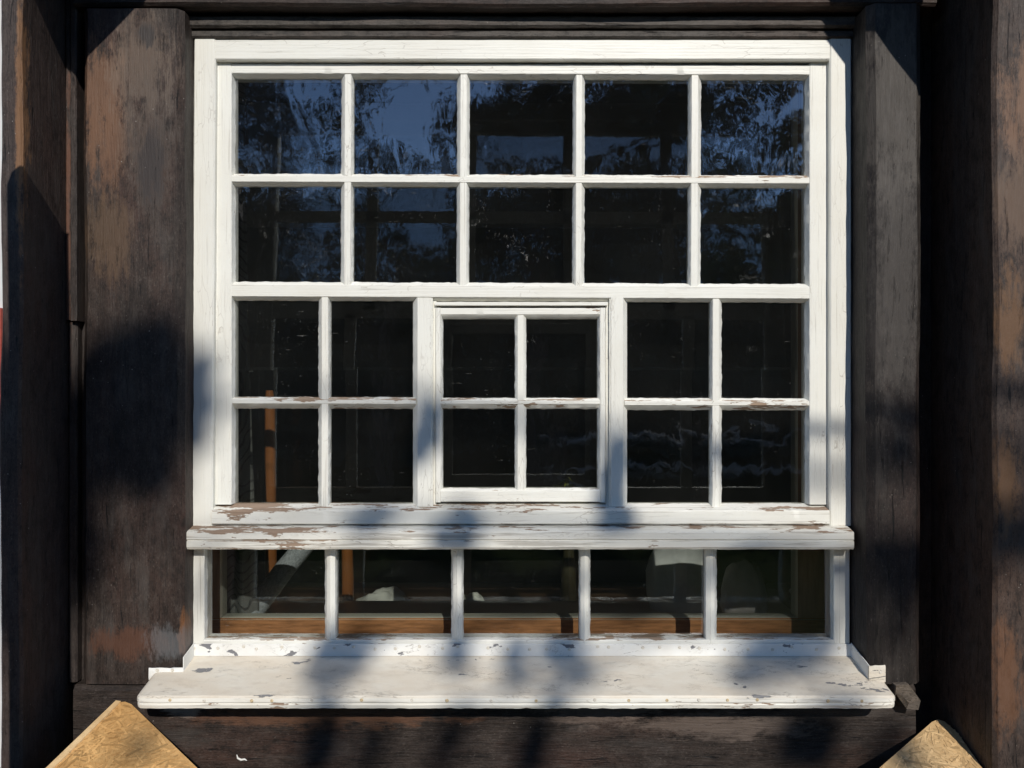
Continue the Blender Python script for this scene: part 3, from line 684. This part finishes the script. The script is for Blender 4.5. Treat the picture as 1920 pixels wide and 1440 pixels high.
prism('shaft', crect(-.769, -.719, -.52, -.48, .004), 'z', GZ - .1, .566, HEAD, gp, 30, step=.05, lowamp=.003)
bm = bmesh.new(); a = [bm.verts.new(p) for p in ((-.769, -.52, .567), (-.719, -.52, .567), (-.719, -.48, .567), (-.769, -.48, .567))]; t = bm.verts.new((-.75, -.5, .592))
bm.faces.new(a)
for i in range(4): bm.faces.new((a[i], a[(i + 1) % 4], t))
finish(bm, 'cap', HEAD, gp, 0)

# ------------------------------------------------------------------ trees of the garden, which shade the wall and show in the panes
def leafmat(name, c):
    m = M(name); g = m.n['Geometry'].outputs['Random Per Island']
    return m.set(m.ramp(g, [(0, tuple(x * .5 for x in c)), (.6, c), (1, tuple(x * 1.5 for x in c))]), .6, None, .3)
LEAF1 = leafmat('fir green', (.026, .046, .036)); LEAF2 = leafmat('leaf green', (.034, .056, .028)); LEAF3 = leafmat('light leaf green', (.040, .062, .026))
BARK = plain('grey brown bark', (.075, .058, .045), .9, .4, 30, .01, 'z')
def leaves(clumps, size, rnd, aspect=.5):
    vs, fs = [], []
    for (c, rad, n) in clumps:
        c = Vector(c)
        for _ in range(n):
            d = Vector((rnd.gauss(0, 1), rnd.gauss(0, 1), rnd.gauss(0, 1))).normalized() * (rnd.random() ** .4)
            p = c + Vector((d.x * rad[0], d.y * rad[1], d.z * rad[2]))
            a = Vector((rnd.gauss(0, 1), rnd.gauss(0, 1), rnd.gauss(0, .8))).normalized(); b = a.cross(Vector((rnd.gauss(0, 1), rnd.gauss(0, 1), rnd.gauss(0, 1)))).normalized()
            s = size * rnd.uniform(.6, 1.3); i = len(vs)
            vs += [p - a * s, p + b * s * aspect, p + a * s, p - b * s * aspect]; fs.append((i, i + 1, i + 2, i + 3))
    me = bpy.data.meshes.new('crown'); me.from_pydata(vs, [], fs); return me
def tree(name, label, base, height, limbs, clumps, size, mat, trunk=.14, aspect=.5, seed=1, group='trees of the garden opposite the window'):
    t = thing(name, label, 'tree', base, group); rnd = random.Random(seed)
    bm = bmesh.new(); b = Vector(base); pts = []; n = 8
    for i in range(n + 1):
        f = i / n; pts.append(b + Vector((.12 * nz(f * 3, seed, 0), .12 * nz(f * 3, seed, 5), height * f - (.1 if i == 0 else 0))))
    tube_bm(bm, pts, [trunk * (1.25 if i == 0 else 1) * (1 - .8 * i / n) for i in range(n + 1)], 10)
    for lm in limbs:
        tube_bm(bm, lm, [trunk * .16 * (1 - .85 * i / (len(lm) - 1)) + .003 for i in range(len(lm))], 6)
    finish(bm, 'trunk', BARK, t, 60)
    me = leaves(clumps, size, rnd, aspect); me.materials.append(mat); put(bpy.data.objects.new('crown', me), t)
    return t
def refl(px, py, dist):
    """garden spot seen mirrored at a pane position"""
    return Vector(((px - 960) / 1450 * dist, -(dist - D), (720 - py) / 1450 * dist))
rt = random.Random(77)
def clumpset(rects, dist, spread, cr, per, jitter=1.0):
    out = []
    for (x0, x1, y0, y1, n) in rects:
        for _ in range(n):
            p = refl(rt.uniform(x0, x1), rt.uniform(y0, y1), dist); p.y += rt.uniform(-spread, spread)
            r = cr * rt.uniform(.7, 1.3); out.append((p, (r, r, r * .7), per))
    return out
def base_at(px, dist): p = refl(px, 0, dist); return (p.x, p.y, GZ)
# dense fir, far left in the panes
cl = []
for i in range(16):
    f = i / 15; z = -.9 + 8.2 * f; r = 2.1 * (1 - f * .8)
    for k in range(7): a = rt.uniform(0, 6.28); bx = refl(430, 0, 12.5); cl.append(((bx.x + math.cos(a) * r * .6, bx.y + math.sin(a) * r * .6, z), (r * .55, r * .55, .35), 190))
tree('fir_tree', 'dense dark fir standing furthest left in the garden', base_at(430, 12.5), 8.2, [], cl, .075, LEAF1, .2, .22, 2)
tree('leafy_tree', 'loose leafy tree with a straight bare trunk next to the fir', base_at(702, 12), 5.2, [[refl(702, 240, 12), refl(640, 170, 12), refl(600, 110, 12)], [refl(702, 215, 12), refl(760, 160, 12), refl(830, 130, 12)]],
     clumpset([(590, 700, 80, 250, 15), (690, 770, 80, 200, 6), (760, 900, 60, 130, 8), (590, 760, 270, 350, 16), (560, 900, 350, 520, 34), (860, 900, 150, 300, 5)], 12, .7, .36, 75), .055, LEAF2, .11, .5, 3)
tree('leafy_tree', 'broad dense tree in the middle of the garden', base_at(1010, 13), 4.6, [[refl(1010, 320, 13), refl(930, 220, 13)], [refl(1010, 300, 13), refl(1130, 200, 13)]],
     clumpset([(875, 1060, 185, 340, 44), (1060, 1310, 180, 300, 56), (700, 1300, 320, 480, 50)], 13, 1.0, .55, 190), .07, LEAF1, .2, .5, 4)
tree('leafy_tree', 'large-leaved tree nearest the house on the right of the garden', base_at(1560, 8.5), 3.6, [[refl(1560, 420, 8.5), refl(1440, 330, 8.5), refl(1380, 200, 8.5)], [refl(1560, 360, 8.5), refl(1470, 240, 8.5)]],
     clumpset([(1310, 1540, 120, 330, 12), (1400, 1560, 200, 420, 13), (1310, 1540, 330, 560, 22), (1540, 1800, 60, 560, 40)], 8.5, .5, .26, 46), .062, LEAF3, .13, .6, 5)
# clipped hedge across the end of the garden
cl = []
for i in range(90):
    x = -10 + i * .222
    cl.append(((x, -16 + .3 * nz(i, 0, 0), GZ + .9), (.35, .55, 1.0), 90)); cl.append(((x, -16 + .3 * nz(i, 4, 0), GZ + 2.9), (.4, .6, 1.2), 120)); cl.append(((x, -16 + .3 * nz(i, 4, 0), GZ + 5.2 + .8 * nz(i * .22, 2, 0)), (.4, .6, 1.0), 150))
hd = thing('hedge', 'tall dark hedge across the far end of the garden', 'hedge', (0, -16, GZ))
me = leaves(cl, .10, random.Random(8)); me.materials.append(LEAF1); put(bpy.data.objects.new('foliage', me), hd)
bm = bmesh.new()
for i in range(24): tube_bm(bm, [(-9 + i * .78, -16, GZ - .05), (-9 + i * .78, -16, GZ + 2.4)], .03, 6)
finish(bm, 'stems', BARK, hd, 60)
box('sky_block', -9, 9, -16.25, -16.1, GZ, GZ + 5.6, LEAF1, hd, 0)  # solid slab added inside the hedge to block sky between the leaves
# split rail fence added for the pale streaks it mirrors in the panes
fc = thing('streak_fence', 'pale split rail fence added to show as streaks mirrored in the panes', 'fence', (1, -8, GZ)); FW = plain('silvered fence wood', (.30, .29, .27), .7, .2, 40, 0, 'x')
for i in range(4):
    x = .55 + i * 1.7; box('post', x, x + .07, -8.04, -7.97, GZ, GZ + 1.15, BARK, fc, .01)
for z in (.55, .98):
    bm = bmesh.new(); tube_bm(bm, [(.5 + i * .3, -8.085 + .01 * nz(i, z, 0), GZ + z + .05 * nz(i * .4, z * 5, 0)) for i in range(19)], .035, 8); finish(bm, 'rail', FW, fc, 60)

# spreading tree between the sun and the wall: its leaf clusters throw the soft dapples
def sunspot(px, py, t, y=0.0):
    x, z = W(px, py, y); return Vector((x + SX * t, y - t, z + SZ * t))
spots = [  # measured shade on the facade: px, py, half width, half height, distance, leaves
    (235, 790, 110, 140, 6.5, 900), (300, 690, 60, 55, 6.5, 170), (165, 870, 60, 170, 6.5, 420), (300, 880, 50, 70, 6.5, 200), (175, 1075, 38, 65, 6.5, 130), (80, 1000, 70, 280, 6.5, 480),
    (374, 760, 20, 80, 5.5, 90), (800, 808, 28, 22, 4.0, 80), (1152, 900, 19, 66, 3.4, 130), (1150, 985, 28, 16, 3.4, 60),
    (700, 975, 55, 14, 6, 45), (860, 1000, 55, 18, 5, 85), (630, 1245, 52, 42, 4.6, 210), (665, 1200, 48, 22, 4.6, 110), (860, 1225, 24, 36, 5, 70),
    (960, 1245, 22, 30, 5, 50), (1050, 1215, 40, 16, 5.2, 50), (1060, 1268, 45, 12, 5.2, 35), (1440, 1245, 70, 18, 5.8, 85), (1520, 1212, 70, 12, 5.8, 60), (1370, 1258, 30, 13, 5.8, 25),
    (600, 1400, 40, 40, 5.5, 100), (690, 1415, 20, 30, 6, 30), (990, 1400, 24, 40, 5.2, 70), (830, 1400, 26, 40, 6, 35), (1490, 1390, 60, 40, 5.5, 120), (1620, 1425, 30, 30, 6, 50),
    (1650, 850, 20, 60, 6.5, 30), (1650, 1085, 30, 40, 6.5, 40), (1640, 1190, 26, 20, 6, 35), (380, 1120, 16, 30, 6.5, 14), (300, 1420, 20, 20, 6.5, 20)]
bt = Vector((4.9, -8.2, GZ)); cl = []; limbs = []
for i, (px, py, rx, rz, t, n) in enumerate(spots):
    c = sunspot(px, py, t); cl.append((c, (rx / 1000, .10, rz / 1000), n))
for i, (px, py, rx, rz, t, n) in enumerate(spots):
    if i % 4: continue
    c = sunspot(px, py, t); root = bt + Vector((0, 0, 5.2 + .1 * i / 4)); mid = root.lerp(c, .5) + Vector((0, 0, .55)); limbs.append([root, mid, c.lerp(mid, .25) + Vector((0, 0, .12)), c + Vector((0, 0, .03))])
for i in range(60):
    a = rt.uniform(0, 6.28); q = rt.uniform(.3, 1.5); cl.append((bt + Vector((math.cos(a) * q + .7, math.sin(a) * q - .4, rt.uniform(5.6, 7.6))), (.5, .5, .35), 60))
tree('leafy_tree', 'spreading tree whose boughs reach out towards the window wall', tuple(bt), 7.0, limbs, cl, .026, LEAF2, .17, .55, 6)

# ------------------------------------------------------------------ a scrap of down caught on the sill beam
DOWN = plain('white down', (.75, .74, .70), .9, .1, 200)
q = [(444, 1415), (446, 1421), (452, 1425), (459, 1423), (463, 1426)]
bm = bmesh.new(); tube_bm(bm, [(X(a, -.05), -.0500 - .001 * (i % 2), Z(b, -.05)) for i, (a, b) in enumerate(q)], [.0008, .0018, .0022, .0015, .0005], 6)
tag(finish(bm, 'down_feather', DOWN, None, 60), 'curled scrap of white down on the sill beam beside the left board', 'feather')
